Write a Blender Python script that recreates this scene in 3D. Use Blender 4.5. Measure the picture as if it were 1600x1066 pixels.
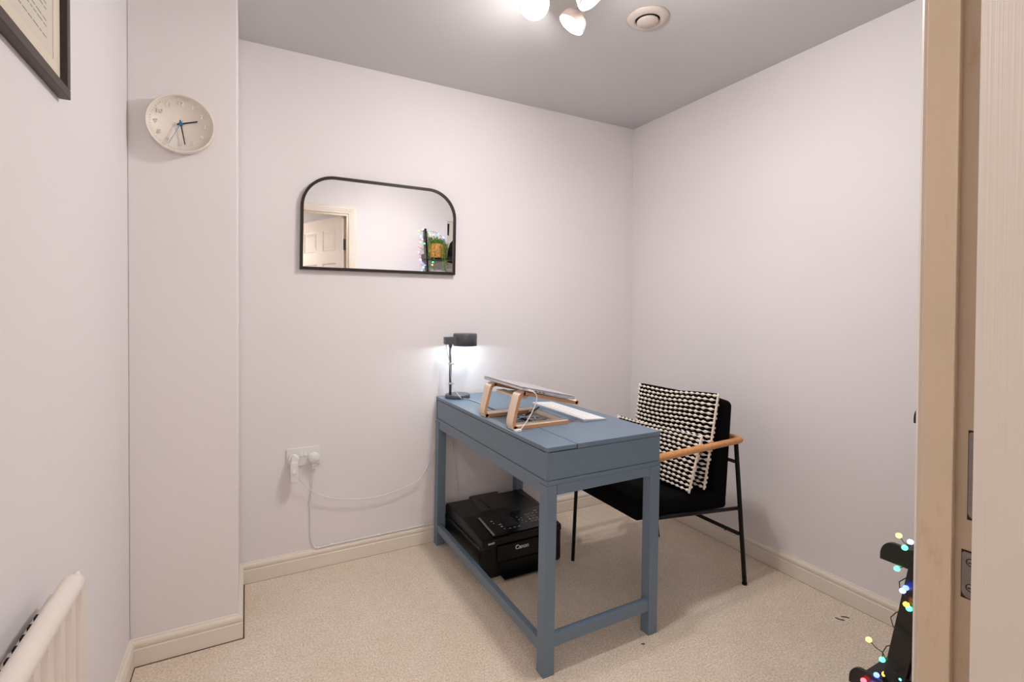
import bpy, bmesh, math, random
from mathutils import Vector, Matrix
random.seed(7)
PI = math.pi
for o in list(bpy.data.objects): bpy.data.objects.remove(o, do_unlink=True)
S = bpy.context.scene
COL = S.collection

# ------------------------------------------------------------------ camera
cd = bpy.data.cameras.new('camera'); cam = bpy.data.objects.new('camera', cd); COL.objects.link(cam)
cr = Vector((0.88096694, -0.47314512, 0.00556228)); cu = Vector((0.00136115, 0.01428914, 0.99989698)); cf = Vector((0.47317586, 0.88086861, -0.01323228))
CAMP = Vector((-2.226, -2.488, 1.2298))
m = Matrix((cr, cu, -cf)).transposed().to_4x4(); m.translation = CAMP
cam.matrix_world = m
cd.sensor_width = 36; cd.lens = 773.94 / 1600 * 36; cd.shift_y = -0.0255; cd.clip_start = 0.02
S.camera = cam

# ------------------------------------------------------------------ world, exposure
w = bpy.data.worlds.new('world'); S.world = w; w.use_nodes = True
w.node_tree.nodes['Background'].inputs[0].default_value = (0.9, 0.93, 1.0, 1); w.node_tree.nodes['Background'].inputs[1].default_value = 0.3
S.view_settings.view_transform = 'Standard'; S.view_settings.look = 'None'; S.view_settings.gamma = 1
S.view_settings.exposure = 0.20
HEAD_W, BEAM_W, HALL_FILL_W, LAMP_W = (2.6, 3.6, 4.4), (1.2, 5.2, 7.4), 13.0, .85

def light(name, kind, loc, energy, color, size=.1, direction=None, spread=None):
    l = bpy.data.lights.new(name, kind); l.energy = energy; l.color = color
    if kind == 'AREA':
        l.shape = 'DISK'; l.size = size
        if spread: l.spread = spread
    else: l.shadow_soft_size = size
    o = bpy.data.objects.new(name, l); COL.objects.link(o); o.location = loc
    if direction is not None: o.rotation_euler = Vector(direction).to_track_quat('-Z', 'Y').to_euler()
    return o

# ------------------------------------------------------------------ materials
def lin(c):
    return tuple((x / 12.92 if x <= .04045 else ((x + .055) / 1.055) ** 2.4) for x in [v / 255 for v in c]) + (1,)
MATS = {}
def mat(name, rgb, rough=.5, metal=0, bump=0, bscale=200, var=0, vscale=8, emit=0, coat=0, spec=.5, alpha=None, trans=0):
    if name in MATS: return MATS[name]
    M = bpy.data.materials.new(name); M.use_nodes = True; MATS[name] = M
    nt = M.node_tree; b = nt.nodes['Principled BSDF']; c = lin(rgb)
    b.inputs['Base Color'].default_value = c; b.inputs['Roughness'].default_value = rough; b.inputs['Metallic'].default_value = metal
    b.inputs['Specular IOR Level'].default_value = spec
    if coat: b.inputs['Coat Weight'].default_value = coat
    if trans: b.inputs['Transmission Weight'].default_value = trans
    tc = nt.nodes.new('ShaderNodeTexCoord')
    if var:
        n = nt.nodes.new('ShaderNodeTexNoise'); n.inputs['Scale'].default_value = vscale; n.inputs['Detail'].default_value = 6
        nt.links.new(tc.outputs['Object'], n.inputs['Vector'])
        mr = nt.nodes.new('ShaderNodeMapRange'); mr.inputs[1].default_value = .3; mr.inputs[2].default_value = .7
        mr.inputs[3].default_value = 1 - var; mr.inputs[4].default_value = 1 + var * .6
        nt.links.new(n.outputs['Fac'], mr.inputs[0])
        mx = nt.nodes.new('ShaderNodeVectorMath'); mx.operation = 'SCALE'; mx.inputs[0].default_value = c[:3]
        nt.links.new(mr.outputs[0], mx.inputs['Scale']); nt.links.new(mx.outputs[0], b.inputs['Base Color'])
    if bump:
        n2 = nt.nodes.new('ShaderNodeTexNoise'); n2.inputs['Scale'].default_value = bscale; n2.inputs['Detail'].default_value = 4
        nt.links.new(tc.outputs['Object'], n2.inputs['Vector'])
        bp = nt.nodes.new('ShaderNodeBump'); bp.inputs['Strength'].default_value = bump; bp.inputs['Distance'].default_value = .002
        nt.links.new(n2.outputs['Fac'], bp.inputs['Height']); nt.links.new(bp.outputs[0], b.inputs['Normal'])
    if emit:
        b.inputs['Emission Color'].default_value = c; b.inputs['Emission Strength'].default_value = emit
    return M

def carpet_mat():
    M = mat('carpet_pile', (218, 196, 172), rough=1, spec=.1)
    nt = M.node_tree; b = nt.nodes['Principled BSDF']; tc = nt.nodes['Texture Coordinate']
    def noise(sc, det, rough=.6):
        n = nt.nodes.new('ShaderNodeTexNoise'); n.inputs['Scale'].default_value = sc; n.inputs['Detail'].default_value = det
        n.inputs['Roughness'].default_value = rough; nt.links.new(tc.outputs['Object'], n.inputs['Vector']); return n
    fine = noise(150, 4, .75); mid = noise(22, 5); big = noise(2.2, 3)
    r1 = nt.nodes.new('ShaderNodeValToRGB'); e = r1.color_ramp.elements
    e[0].position = .3; e[0].color = lin((200, 174, 150)); e[1].position = .62; e[1].color = lin((255, 243, 228))
    nt.links.new(fine.outputs['Fac'], r1.inputs[0])
    r2 = nt.nodes.new('ShaderNodeValToRGB'); e = r2.color_ramp.elements
    e[0].position = .3; e[0].color = (.88, .86, .83, 1); e[1].position = .6; e[1].color = (1, 1, 1, 1)
    nt.links.new(mid.outputs['Fac'], r2.inputs[0])
    r3 = nt.nodes.new('ShaderNodeValToRGB'); e = r3.color_ramp.elements
    e[0].position = .35; e[0].color = (.93, .91, .86, 1); e[1].position = .65; e[1].color = (1, 1, 1, 1)
    nt.links.new(big.outputs['Fac'], r3.inputs[0])
    def mul(a, bb, f):
        x = nt.nodes.new('ShaderNodeMix'); x.data_type = 'RGBA'; x.blend_type = 'MULTIPLY'; x.inputs[0].default_value = f
        nt.links.new(a, x.inputs[6]); nt.links.new(bb, x.inputs[7]); return x.outputs[2]
    o = mul(mul(r1.outputs[0], r2.outputs[0], .5), r3.outputs[0], .8)
    nt.links.new(o, b.inputs['Base Color'])
    add = nt.nodes.new('ShaderNodeMath'); nt.links.new(fine.outputs['Fac'], add.inputs[0]); nt.links.new(mid.outputs['Fac'], add.inputs[1])
    geo = nt.nodes.new('ShaderNodeNewGeometry'); vd = nt.nodes.new('ShaderNodeVectorMath'); vd.operation = 'DISTANCE'; vd.inputs[1].default_value = (-.66, -.47, 0)
    nt.links.new(geo.outputs['Position'], vd.inputs[0]); mk = nt.nodes.new('ShaderNodeMapRange'); mk.inputs[1].default_value = .05; mk.inputs[2].default_value = .17
    mk.inputs[3].default_value = 7; mk.inputs[4].default_value = 0; nt.links.new(vd.outputs['Value'], mk.inputs[0])
    mpd = nt.nodes.new('ShaderNodeMapping'); mpd.inputs['Rotation'].default_value = (0, 0, .8); mpd.inputs['Scale'].default_value = (12, 40, 1)
    nt.links.new(geo.outputs['Position'], mpd.inputs[0]); nd = nt.nodes.new('ShaderNodeTexNoise'); nd.inputs['Scale'].default_value = 1; nt.links.new(mpd.outputs[0], nd.inputs['Vector'])
    dm = nt.nodes.new('ShaderNodeMath'); dm.operation = 'MULTIPLY'; nt.links.new(mk.outputs[0], dm.inputs[0]); nt.links.new(nd.outputs['Fac'], dm.inputs[1])
    add0 = add; add = nt.nodes.new('ShaderNodeMath'); nt.links.new(add0.outputs[0], add.inputs[0]); nt.links.new(dm.outputs[0], add.inputs[1])
    bp = nt.nodes.new('ShaderNodeBump'); bp.inputs['Strength'].default_value = .8; bp.inputs['Distance'].default_value = .004
    nt.links.new(add.outputs[0], bp.inputs['Height']); nt.links.new(bp.outputs[0], b.inputs['Normal'])
    b.inputs['Sheen Weight'].default_value = .2
    return M

def wood_mat(name, c0, c1, scale=(4, 4, 60), rough=.5):
    M = mat(name, c0, rough=rough); nt = M.node_tree; b = nt.nodes['Principled BSDF']; tc = nt.nodes['Texture Coordinate']
    mp = nt.nodes.new('ShaderNodeMapping'); mp.inputs['Scale'].default_value = scale; nt.links.new(tc.outputs['Object'], mp.inputs[0])
    n = nt.nodes.new('ShaderNodeTexNoise'); n.inputs['Scale'].default_value = 3; n.inputs['Detail'].default_value = 6; nt.links.new(mp.outputs[0], n.inputs['Vector'])
    r = nt.nodes.new('ShaderNodeValToRGB'); r.color_ramp.elements[0].color = lin(c0); r.color_ramp.elements[1].color = lin(c1)
    r.color_ramp.elements[0].position = .3; r.color_ramp.elements[1].position = .7
    nt.links.new(n.outputs['Fac'], r.inputs[0]); nt.links.new(r.outputs[0], b.inputs['Base Color'])
    return M

def ribbed_mat():
    M = mat('grained_door_paint', (232, 222, 212), rough=.55); nt = M.node_tree; b = nt.nodes['Principled BSDF']; tc = nt.nodes['Texture Coordinate']
    mp = nt.nodes.new('ShaderNodeMapping'); mp.inputs['Scale'].default_value = (420, 420, 3); nt.links.new(tc.outputs['Object'], mp.inputs[0])
    n = nt.nodes.new('ShaderNodeTexNoise'); n.inputs['Scale'].default_value = 1; n.inputs['Detail'].default_value = 1; nt.links.new(mp.outputs[0], n.inputs['Vector'])
    bp = nt.nodes.new('ShaderNodeBump'); bp.inputs['Strength'].default_value = .35; bp.inputs['Distance'].default_value = .001
    nt.links.new(n.outputs['Fac'], bp.inputs['Height']); nt.links.new(bp.outputs[0], b.inputs['Normal'])
    return M

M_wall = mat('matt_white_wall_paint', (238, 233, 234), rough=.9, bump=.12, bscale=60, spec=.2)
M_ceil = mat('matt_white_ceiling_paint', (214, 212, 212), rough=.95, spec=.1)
M_gloss = mat('cream_gloss_paint', (236, 226, 214), rough=.35, var=.03, vscale=5)
M_frame_paint = mat('aged_cream_warm_lit_gloss', (218, 198, 174), rough=.32, var=.05, vscale=6)  # aged cream with the warm hall light tinted into the colour
def add_stain(M, stain, scale, lo, hi):
    nt = M.node_tree; b = nt.nodes['Principled BSDF']; tc = nt.nodes['Texture Coordinate']; src = b.inputs['Base Color'].links[0].from_socket
    mp = nt.nodes.new('ShaderNodeMapping'); mp.inputs['Scale'].default_value = scale; nt.links.new(tc.outputs['Object'], mp.inputs[0])
    n = nt.nodes.new('ShaderNodeTexNoise'); n.inputs['Scale'].default_value = 1; n.inputs['Detail'].default_value = 8; n.inputs['Roughness'].default_value = .7
    nt.links.new(mp.outputs[0], n.inputs['Vector']); mr = nt.nodes.new('ShaderNodeMapRange'); mr.inputs[1].default_value = lo; mr.inputs[2].default_value = hi
    nt.links.new(n.outputs['Fac'], mr.inputs[0]); x = nt.nodes.new('ShaderNodeMix'); x.data_type = 'RGBA'; x.inputs[7].default_value = lin(stain)
    nt.links.new(mr.outputs[0], x.inputs[0]); nt.links.new(src, x.inputs[6]); nt.links.new(x.outputs[2], b.inputs['Base Color'])
add_stain(M_frame_paint, (196, 156, 116), (26, 26, 7), .58, .80)
M_carpet = carpet_mat()
M_desk = mat('blue_grey_desk_paint', (110, 128, 146), rough=.42, bump=.05, bscale=900)
M_deskdark = mat('blue_grey_seam', (40, 48, 54), rough=.8)
M_black = mat('black_powder_coat', (9, 8, 10), rough=.5, spec=.3)
M_fabric = mat('black_fabric', (10, 9, 10), rough=1, bump=.3, bscale=900, spec=.1)
M_yarn = mat('cream_yarn', (246, 234, 222), rough=1, bump=.4, bscale=900, spec=.1)
M_yarnblack = mat('black_yarn', (14, 12, 13), rough=1, spec=.1)
M_oak = wood_mat('oiled_oak', (196, 134, 82), (222, 164, 108), (40, 3, 40))
M_ply = wood_mat('pale_birch_veneer', (232, 210, 190), (242, 224, 206), (4, 60, 4))
M_plyedge = wood_mat('birch_edge', (188, 132, 92), (210, 158, 116), (10, 4, 200))
M_alu = mat('space_grey_aluminium', (208, 204, 208), rough=.4, metal=.5)
M_alu_dark = mat('dark_port', (10, 10, 14), rough=.4)
M_white = mat('white_plastic', (236, 234, 234), rough=.35)
M_whitekey = mat('white_key_plastic', (246, 245, 246), rough=.45)
M_silver = mat('silver_aluminium', (205, 207, 212), rough=.35, metal=.6)
M_lampgrey = mat('charcoal_lamp_metal', (92, 95, 102), rough=.35, metal=.3)
M_mirror = mat('mirror_glass', (250, 250, 250), rough=.0, metal=1)
M_mframe = mat('bronze_black_frame', (32, 19, 16), rough=.5, metal=.2)
M_pframe = wood_mat('dark_walnut_frame', (40, 25, 19), (60, 40, 31), (30, 3, 30), rough=.4)
M_paper = mat('cream_paper', (224, 216, 204), rough=.8)
M_mount = mat('ivory_mount_board', (232, 222, 204), rough=.9)
M_ink = mat('grey_ink', (140, 138, 142), rough=.9)
M_printer = mat('black_textured_plastic', (8, 7, 7), rough=.38, spec=.45, bump=.1, bscale=700)
M_printer_gloss = mat('black_gloss_plastic', (5, 5, 6), rough=.12)
M_printer_brown = mat('smoked_brown_plastic', (34, 22, 20), rough=.35)
M_printlogo = mat('white_print', (235, 235, 238), rough=.5, emit=0)
M_printgrey = mat('grey_print', (150, 150, 155), rough=.5)
M_steel = mat('worn_steel', (150, 144, 142), rough=.38, metal=.8, var=.12, vscale=60)
M_rust_shade = mat('dark_rust_and_edge_shade', (70, 48, 34), rough=.9)  # rust and scraps; also the painted shade along the carpet edge
M_screwdark = mat('screw_recess', (30, 24, 22), rough=.7)
M_rad = mat('radiator_enamel', (236, 226, 218), rough=.3)
M_dark = mat('dark_opening', (12, 10, 9), rough=.9)
M_clock = mat('ivory_clock_plastic', (240, 231, 220), rough=.4)
M_blue = mat('blue_clock_boss', (20, 110, 160), rough=.4)
M_bluepale = mat('pale_blue_hand', (110, 150, 190), rough=.4)
M_ladder = mat('black_lacquered_wood', (14, 13, 15), rough=.3)
M_leaf = mat('green_leaf', (118, 164, 70), rough=.5, var=.25, vscale=40)
M_basket = mat('woven_seagrass', (206, 150, 84), rough=.9, var=.35, vscale=60, bump=1, bscale=120)
M_soil = mat('potting_soil', (46, 32, 22), rough=1)
M_gold = mat('brushed_brass', (180, 150, 90), rough=.35, metal=.9)
M_wire = mat('dark_green_wire', (18, 24, 22), rough=.5)
M_door = ribbed_mat()
M_glow = mat('lamp_diffuser', (255, 246, 236), rough=.5, emit=14)
M_deskglow = mat('led_diffuser', (225, 244, 255), rough=.5, emit=8)
M_head = mat('beige_lamp_enamel', (222, 210, 200), rough=.4)

# ------------------------------------------------------------------ mesh builder
class MB:
    def __init__(s): s.bm = bmesh.new()
    def _merge(s, t, mi=0, M=None):
        if M is not None: bmesh.ops.transform(t, matrix=M, verts=t.verts)
        vm = [s.bm.verts.new(v.co) for v in t.verts]; t.verts.index_update()
        for f in t.faces:
            try: nf = s.bm.faces.new([vm[v.index] for v in f.verts]); nf.material_index = mi; nf.smooth = f.smooth
            except ValueError: pass
        t.free()
    def box(s, x0, x1, y0, y1, z0, z1, bev=0, seg=2, mi=0, M=None):
        t = bmesh.new(); bmesh.ops.create_cube(t, size=1)
        for v in t.verts: v.co = Vector(((x0+x1)/2 + v.co.x*(x1-x0), (y0+y1)/2 + v.co.y*(y1-y0), (z0+z1)/2 + v.co.z*(z1-z0)))
        if bev: bmesh.ops.bevel(t, geom=list(t.edges), offset=bev, segments=seg, profile=.5, affect='EDGES')
        s._merge(t, mi, M); return s
    def hexa(s, c, mi=0, bev=0):   # 8 corners: bottom loop 0-3, top loop 4-7
        t = bmesh.new(); v = [t.verts.new(p) for p in c]
        for f in ((3,2,1,0),(4,5,6,7),(0,1,5,4),(1,2,6,5),(2,3,7,6),(3,0,4,7)): t.faces.new([v[i] for i in f])
        if bev: bmesh.ops.bevel(t, geom=list(t.edges), offset=bev, segments=2, profile=.5, affect='EDGES')
        bmesh.ops.recalc_face_normals(t, faces=t.faces); s._merge(t, mi); return s
    def tube(s, pts, r, seg=10, mi=0, closed=False, flat=1.0, up=(0,0,1)):
        pts = [Vector(p) for p in pts]; n = len(pts); rr = r if isinstance(r, (list, tuple)) else [r]*n
        rings = []; pn = None; t = bmesh.new()
        for i, p in enumerate(pts):
            a = pts[(i-1) % n] if (closed or i > 0) else p; b = pts[(i+1) % n] if (closed or i < n-1) else p
            d = (b - a).normalized()
            if pn is None:
                ref = Vector(up)
                if abs(d.dot(ref)) > .95: ref = Vector((1,0,0))
                pn = (ref - d*d.dot(ref)).normalized()
            else: pn = (pn - d*d.dot(pn)).normalized()
            bi = d.cross(pn)
            rings.append([t.verts.new(p + (pn*math.cos(2*PI*k/seg)*flat + bi*math.sin(2*PI*k/seg))*rr[i]) for k in range(seg)])
        m = n if closed else n-1
        for i in range(m):
            A, B = rings[i], rings[(i+1) % n]
            for k in range(seg): t.faces.new((A[k], A[(k+1)%seg], B[(k+1)%seg], B[k])).smooth = True
        if not closed: t.faces.new(rings[0][::-1]); t.faces.new(rings[-1])
        bmesh.ops.recalc_face_normals(t, faces=t.faces); s._merge(t, mi); return s
    def lathe(s, prof, origin=(0,0,0), axis=(0,0,1), seg=40, mi=0, smooth=True):
        t = bmesh.new(); rings = []
        for r, z in prof:
            rings.append([t.verts.new((r*math.cos(2*PI*k/seg), r*math.sin(2*PI*k/seg), z)) for k in range(seg)] if r > 1e-6 else [t.verts.new((0,0,z))])
        for A, B in zip(rings, rings[1:]):
            for k in range(seg):
                q = [A[k % len(A)], A[(k+1) % len(A)], B[(k+1) % len(B)], B[k % len(B)]]
                q2 = []
                for v in q:
                    if v not in q2: q2.append(v)
                if len(q2) > 2: t.faces.new(q2).smooth = smooth
        bmesh.ops.recalc_face_normals(t, faces=t.faces)
        R = Vector(axis).normalized().to_track_quat('Z', 'Y').to_matrix().to_4x4(); R.translation = Vector(origin)
        s._merge(t, mi, R); return s
    def prism(s, poly, f, h0, h1, mi=0, bev=0):  # poly in 2D, f(u,v,h)->xyz
        t = bmesh.new(); A = [t.verts.new(f(u, v, h0)) for u, v in poly]; B = [t.verts.new(f(u, v, h1)) for u, v in poly]
        t.faces.new(A[::-1]); t.faces.new(B); n = len(poly)
        for i in range(n): t.faces.new((A[i], A[(i+1)%n], B[(i+1)%n], B[i]))
        bmesh.ops.recalc_face_normals(t, faces=t.faces)
        if bev: bmesh.ops.bevel(t, geom=[e for e in t.edges], offset=bev, segments=2, profile=.5, affect='EDGES')
        s._merge(t, mi); return s
    def strip(s, prof, path, mi=0):  # extrude open/closed 2D profile ring along list of frames path: list of functions (u,v)->xyz
        t = bmesh.new(); R = [[t.verts.new(g(u, v)) for u, v in prof] for g in path]; n = len(prof)
        for A, B in zip(R, R[1:]):
            for i in range(n): t.faces.new((A[i], A[(i+1)%n], B[(i+1)%n], B[i]))
        t.faces.new(R[0][::-1]); t.faces.new(R[-1]); bmesh.ops.recalc_face_normals(t, faces=t.faces); s._merge(t, mi); return s
    def ball(s, c, r, mi=0, sc=(1,1,1), sub=2):
        t = bmesh.new(); bmesh.ops.create_icosphere(t, subdivisions=sub, radius=r)
        for v in t.verts: v.co = Vector((v.co.x*sc[0]+c[0], v.co.y*sc[1]+c[1], v.co.z*sc[2]+c[2]))
        for f in t.faces: f.smooth = True
        s._merge(t, mi); return s
    def text(s, string, size, M, depth=.0004, mi=0, bold=0):
        c = bpy.data.curves.new('lettering', 'FONT'); c.body = string; c.size = size; c.extrude = depth; c.offset = bold
        c.align_x = 'CENTER'; c.align_y = 'CENTER'
        o = bpy.data.objects.new('lettering', c); COL.objects.link(o)
        dg = bpy.context.evaluated_depsgraph_get(); me = bpy.data.meshes.new_from_object(o.evaluated_get(dg))
        t = bmesh.new(); t.from_mesh(me); s._merge(t, mi, M)
        bpy.data.objects.remove(o, do_unlink=True); bpy.data.curves.remove(c); bpy.data.meshes.remove(me); return s
    def build(s, name, mats, parent=None, smooth_angle=None):
        me = bpy.data.meshes.new(name); 
        if parent is not None:
            off = Vector((0,0,0)); p = parent
            while p: off += p.location; p = p.parent
            bmesh.ops.translate(s.bm, verts=s.bm.verts, vec=-off)
        s.bm.to_mesh(me); s.bm.free()
        for mm in (mats if isinstance(mats, (list, tuple)) else [mats]): me.materials.append(mm)
        o = bpy.data.objects.new(name, me); COL.objects.link(o); o.parent = parent
        return o
def thing(name, label, cat, loc=(0,0,0), group=None):
    o = bpy.data.objects.new(name, None); o.empty_display_size = .05; COL.objects.link(o); o.location = loc
    o['label'] = label; o['category'] = cat
    if group: o['group'] = group
    return o
def tag(o, label, cat, group=None):
    o['label'] = label; o['category'] = cat
    if group: o['group'] = group
    return o
def struct(o): o['kind'] = 'structure'; return o
def smooth_path(pts, n=8, closed=False):
    P = [Vector(p) for p in pts]; out = []; N = len(P)
    for i in range(N if closed else N-1):
        g = lambda k: P[k % N] if closed else P[max(0, min(N-1, k))]
        p0, p1, p2, p3 = g(i-1), g(i), g(i+1), g(i+2)
        for j in range(n):
            t = j/n
            out.append(.5*((2*p1)+(-p0+p2)*t+(2*p0-5*p1+4*p2-p3)*t*t+(-p0+3*p1-3*p2+p3)*t**3))
    if not closed: out.append(P[-1])
    return out

# ------------------------------------------------------------------ room shell
H = 2.4; XL = -2.577; XC = -2.252; YC = -.40; YF = -2.165; YFB = -2.245
XJ = -1.42; XJL = -2.47; ZD = 2.06
struct(MB().box(XL-.12, .12, YFB, .12, -.1, 0).build('floor', M_carpet))
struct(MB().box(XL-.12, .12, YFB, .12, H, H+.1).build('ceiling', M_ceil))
struct(MB().box(XL-.12, .12, 0, .12, 0, H).build('wall_back', M_wall))
struct(MB().box(0, .12, YFB, 0, 0, H).build('wall_right', M_wall))
struct(MB().box(XL-.12, XL, YFB, 0, 0, H).build('wall_left', M_wall))
struct(MB().box(XL, XC, YC, 0, 0, H, bev=.004).build('wall_chimney', M_wall))
wf = MB().box(XJ+.03, 0, YFB, YF, 0, H).box(XL, XJL-.03, YFB, YF, 0, H).box(XJL-.03, XJ+.03, YFB, YF, ZD+.03, H)
struct(wf.build('wall_front', M_wall))
# baseboards: torus profile, (depth, height)
BBP = [(0,0),(.015,0),(.015,.058),(.0125,.061),(.0135,.064),(.0155,.070),(.0155,.077),(.013,.083),(.009,.086),(.006,.0865),(.005,.090),(0,.092)]
def baseboard(name, path):  # path list of (x,y) wall-line corners with miter offsets along (nx,ny)
    b = MB(); fr = []
    for (x, y, nx, ny) in path: fr.append(lambda u, v, x=x, y=y, nx=nx, ny=ny: (x+nx*u, y+ny*u, v))
    b.strip(BBP, fr); return struct(b.build(name, M_gloss))
baseboard('baseboard_back', [(XC, 0, 1, -1), (0, 0, -1, -1)])
baseboard('baseboard_right', [(0, 0, -1, -1), (0, YF, -1, 1)])
baseboard('baseboard_column', [(XL, YC, 1, -1), (XC, YC, 1, -1), (XC, 0, 1, -1)])
baseboard('baseboard_left', [(XL, YC, 1, -1), (XL, YF, 1, 1)])
baseboard('baseboard_front', [(XJ+.075, YF, 1, 1), (0, YF, -1, 1)])
gp = MB()  # dark strips painting the carpet-edge shadow and dirt line along the baseboards
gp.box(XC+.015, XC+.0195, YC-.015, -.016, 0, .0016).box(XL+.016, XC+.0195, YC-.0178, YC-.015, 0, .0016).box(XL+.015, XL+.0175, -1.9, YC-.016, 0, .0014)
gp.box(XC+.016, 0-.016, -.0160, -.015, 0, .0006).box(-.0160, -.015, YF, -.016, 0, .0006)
struct(gp.build('edge_shadow_dirt', M_rust_shade))
# door lining with stop, architrave both sides
tr = MB()
def lining(b):
    b.box(XJ, XJ+.03, YFB, YF, 0, ZD+.03); b.box(XJL-.03, XJL, YFB, YF, 0, ZD+.03); b.box(XJL, XJ, YFB, YF, ZD, ZD+.03)
    b.box(XJ-.012, XJ, -2.200, YF, 0, ZD-.012, bev=.002); b.box(XJL, XJL+.012, -2.200, YF, 0, ZD-.012, bev=.002); b.box(XJL, XJ, -2.200, YF, ZD-.012, ZD, bev=.002)
lining(tr); struct(tr.build('trim_1', M_frame_paint))
ARC = [(0,0),(0,.010),(.004,.014),(.010,.014),(.014,.010),(.018,.012),(.030,.014),(.046,.017),(.056,.018),(.062,.016),(.064,.010),(.068,.010),(.068,0)]
def architrave(name, yw, s):
    b = MB()
    fr = [lambda u, v: (XJ+.006+u, yw+s*v, 0), lambda u, v: (XJ+.006+u, yw+s*v, ZD+.006+u), lambda u, v: (XJL-.006-min(u,.07), yw+s*v, ZD+.006+u), lambda u, v: (XJL-.006-min(u,.07), yw+s*v, 0)]
    b.strip(ARC, fr); return struct(b.build(name, M_gloss if s > 0 else M_frame_paint))
architrave('trim_2', YF, 1); architrave('trim_3', YFB, -1)
# hallway shell
HX0, HX1, HY0 = -3.4, -.5, -3.75
struct(MB().box(HX0-.1, HX1+.1, HY0-.1, YFB, -.1, 0).build('floor_hall', M_carpet))
struct(MB().box(HX0-.1, HX1+.1, HY0-.1, YFB, H, H+.1).build('ceiling_hall', M_ceil))
struct(MB().box(HX0-.1, HX1+.1, HY0-.1, HY0, 0, H).build('wall_hall_back', M_wall))
struct(MB().box(HX0-.1, HX0, HY0, YFB, 0, H).build('wall_hall_left', M_wall))
struct(MB().box(HX1, HX1+.1, HY0, YFB, 0, H).build('wall_hall_right', M_wall))
struct(MB().box(HX0, XL-.12, YFB-.05, YFB, 0, H).build('wall_hall_front', M_wall))

# ------------------------------------------------------------------ door leaf (opened into the hall), steel plates on the lining
th = math.radians(66); DP = Vector((XJ-.002, YFB+.001, 0))
dw = Vector((-math.cos(th), -math.sin(th), 0)); dn = Vector((-math.sin(th), math.cos(th), 0)); dwd, T = .762, .038
def dpt(s, t, z): return DP + dw*s + dn*t + Vector((0,0,z))
PAN = [(.105,.325,1.755,1.955),(.415,.65,1.755,1.955),(.105,.325,.98,1.64),(.415,.65,.98,1.64),(.105,.325,.2,.8),(.415,.65,.2,.8)]
def door_leaf():
    b = MB(); t = bmesh.new()
    xs = [0,.105,.325,.415,.65,dwd]; zs = [.012,.2,.8,.98,1.64,1.755,1.955,ZD-.004]
    def skin(tt, sgn):
        def q(a, c, z0, z1, d0, d1=None):
            pass
        g = {}
        def V(s_, z_, d):
            k = (round(s_,4), round(z_,4), round(d,4))
            if k not in g: g[k] = t.verts.new(dpt(s_, tt - sgn*d, z_))
            return g[k]
        for i in range(5):
            for j in range(7):
                a, c, z0, z1 = xs[i], xs[i+1], zs[j], zs[j+1]
                if i in (1, 3) and j in (1, 3, 5):
                    lv = [(0,0),(.012,.006),(.022,.006),(.045,.001)]
                    for (i0,d0),(i1,d1) in zip(lv, lv[1:]):
                        A = [V(a+i0,z0+i0,d0),V(c-i0,z0+i0,d0),V(c-i0,z1-i0,d0),V(a+i0,z1-i0,d0)]
                        B = [V(a+i1,z0+i1,d1),V(c-i1,z0+i1,d1),V(c-i1,z1-i1,d1),V(a+i1,z1-i1,d1)]
                        for k in range(4): t.faces.new((A[k],A[(k+1)%4],B[(k+1)%4],B[k]))
                    t.faces.new(B)
                else: t.faces.new((V(a,z0,0),V(c,z0,0),V(c,z1,0),V(a,z1,0)))
        return V
    VA = skin(T, 1); VB = skin(0, -1)
    for i in range(5):
        for z in (zs[0], zs[-1]): t.faces.new((VA(xs[i],z,0),VA(xs[i+1],z,0),VB(xs[i+1],z,0),VB(xs[i],z,0)))
    for j in range(7):
        for x in (xs[0], xs[-1]): t.faces.new((VA(x,zs[j],0),VA(x,zs[j+1],0),VB(x,zs[j+1],0),VB(x,zs[j],0)))
    bmesh.ops.recalc_face_normals(t, faces=t.faces); b._merge(t); return b
leaf = struct(door_leaf().build('door_1', M_door))
hl = MB()
for sgn, tt in ((1, T), (-1, 0)):
    p = dpt(.70, tt, 1.02); q = dpt(.70, tt + sgn*.05, 1.02); hl.tube([p, p+dn*sgn*.008], .026, 20); hl.tube([p, q], .009, 12)
    hl.tube([q, q - dw*.11], .008, 12)
hl.build('door_handle', M_steel, leaf)
for zc in (1.80, .25):
    h = MB(); h.box(XJ-.0015, XJ+.001, YFB+.002, YFB+.034, zc-.05, zc+.05, mi=0)
    A = [dpt(0, .002, zc-.05), dpt(-.0015, .002, zc-.05), dpt(-.0015, .03, zc-.05), dpt(0, .03, zc-.05)]
    h.hexa([tuple(v) for v in A] + [tuple(v + Vector((0,0,.1))) for v in A])
    h.tube([(XJ-.004, YFB-.002, zc-.05), (XJ-.004, YFB-.002, zc+.05)], .005, 10)
    h.build('hinge', M_steel, leaf)
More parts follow.
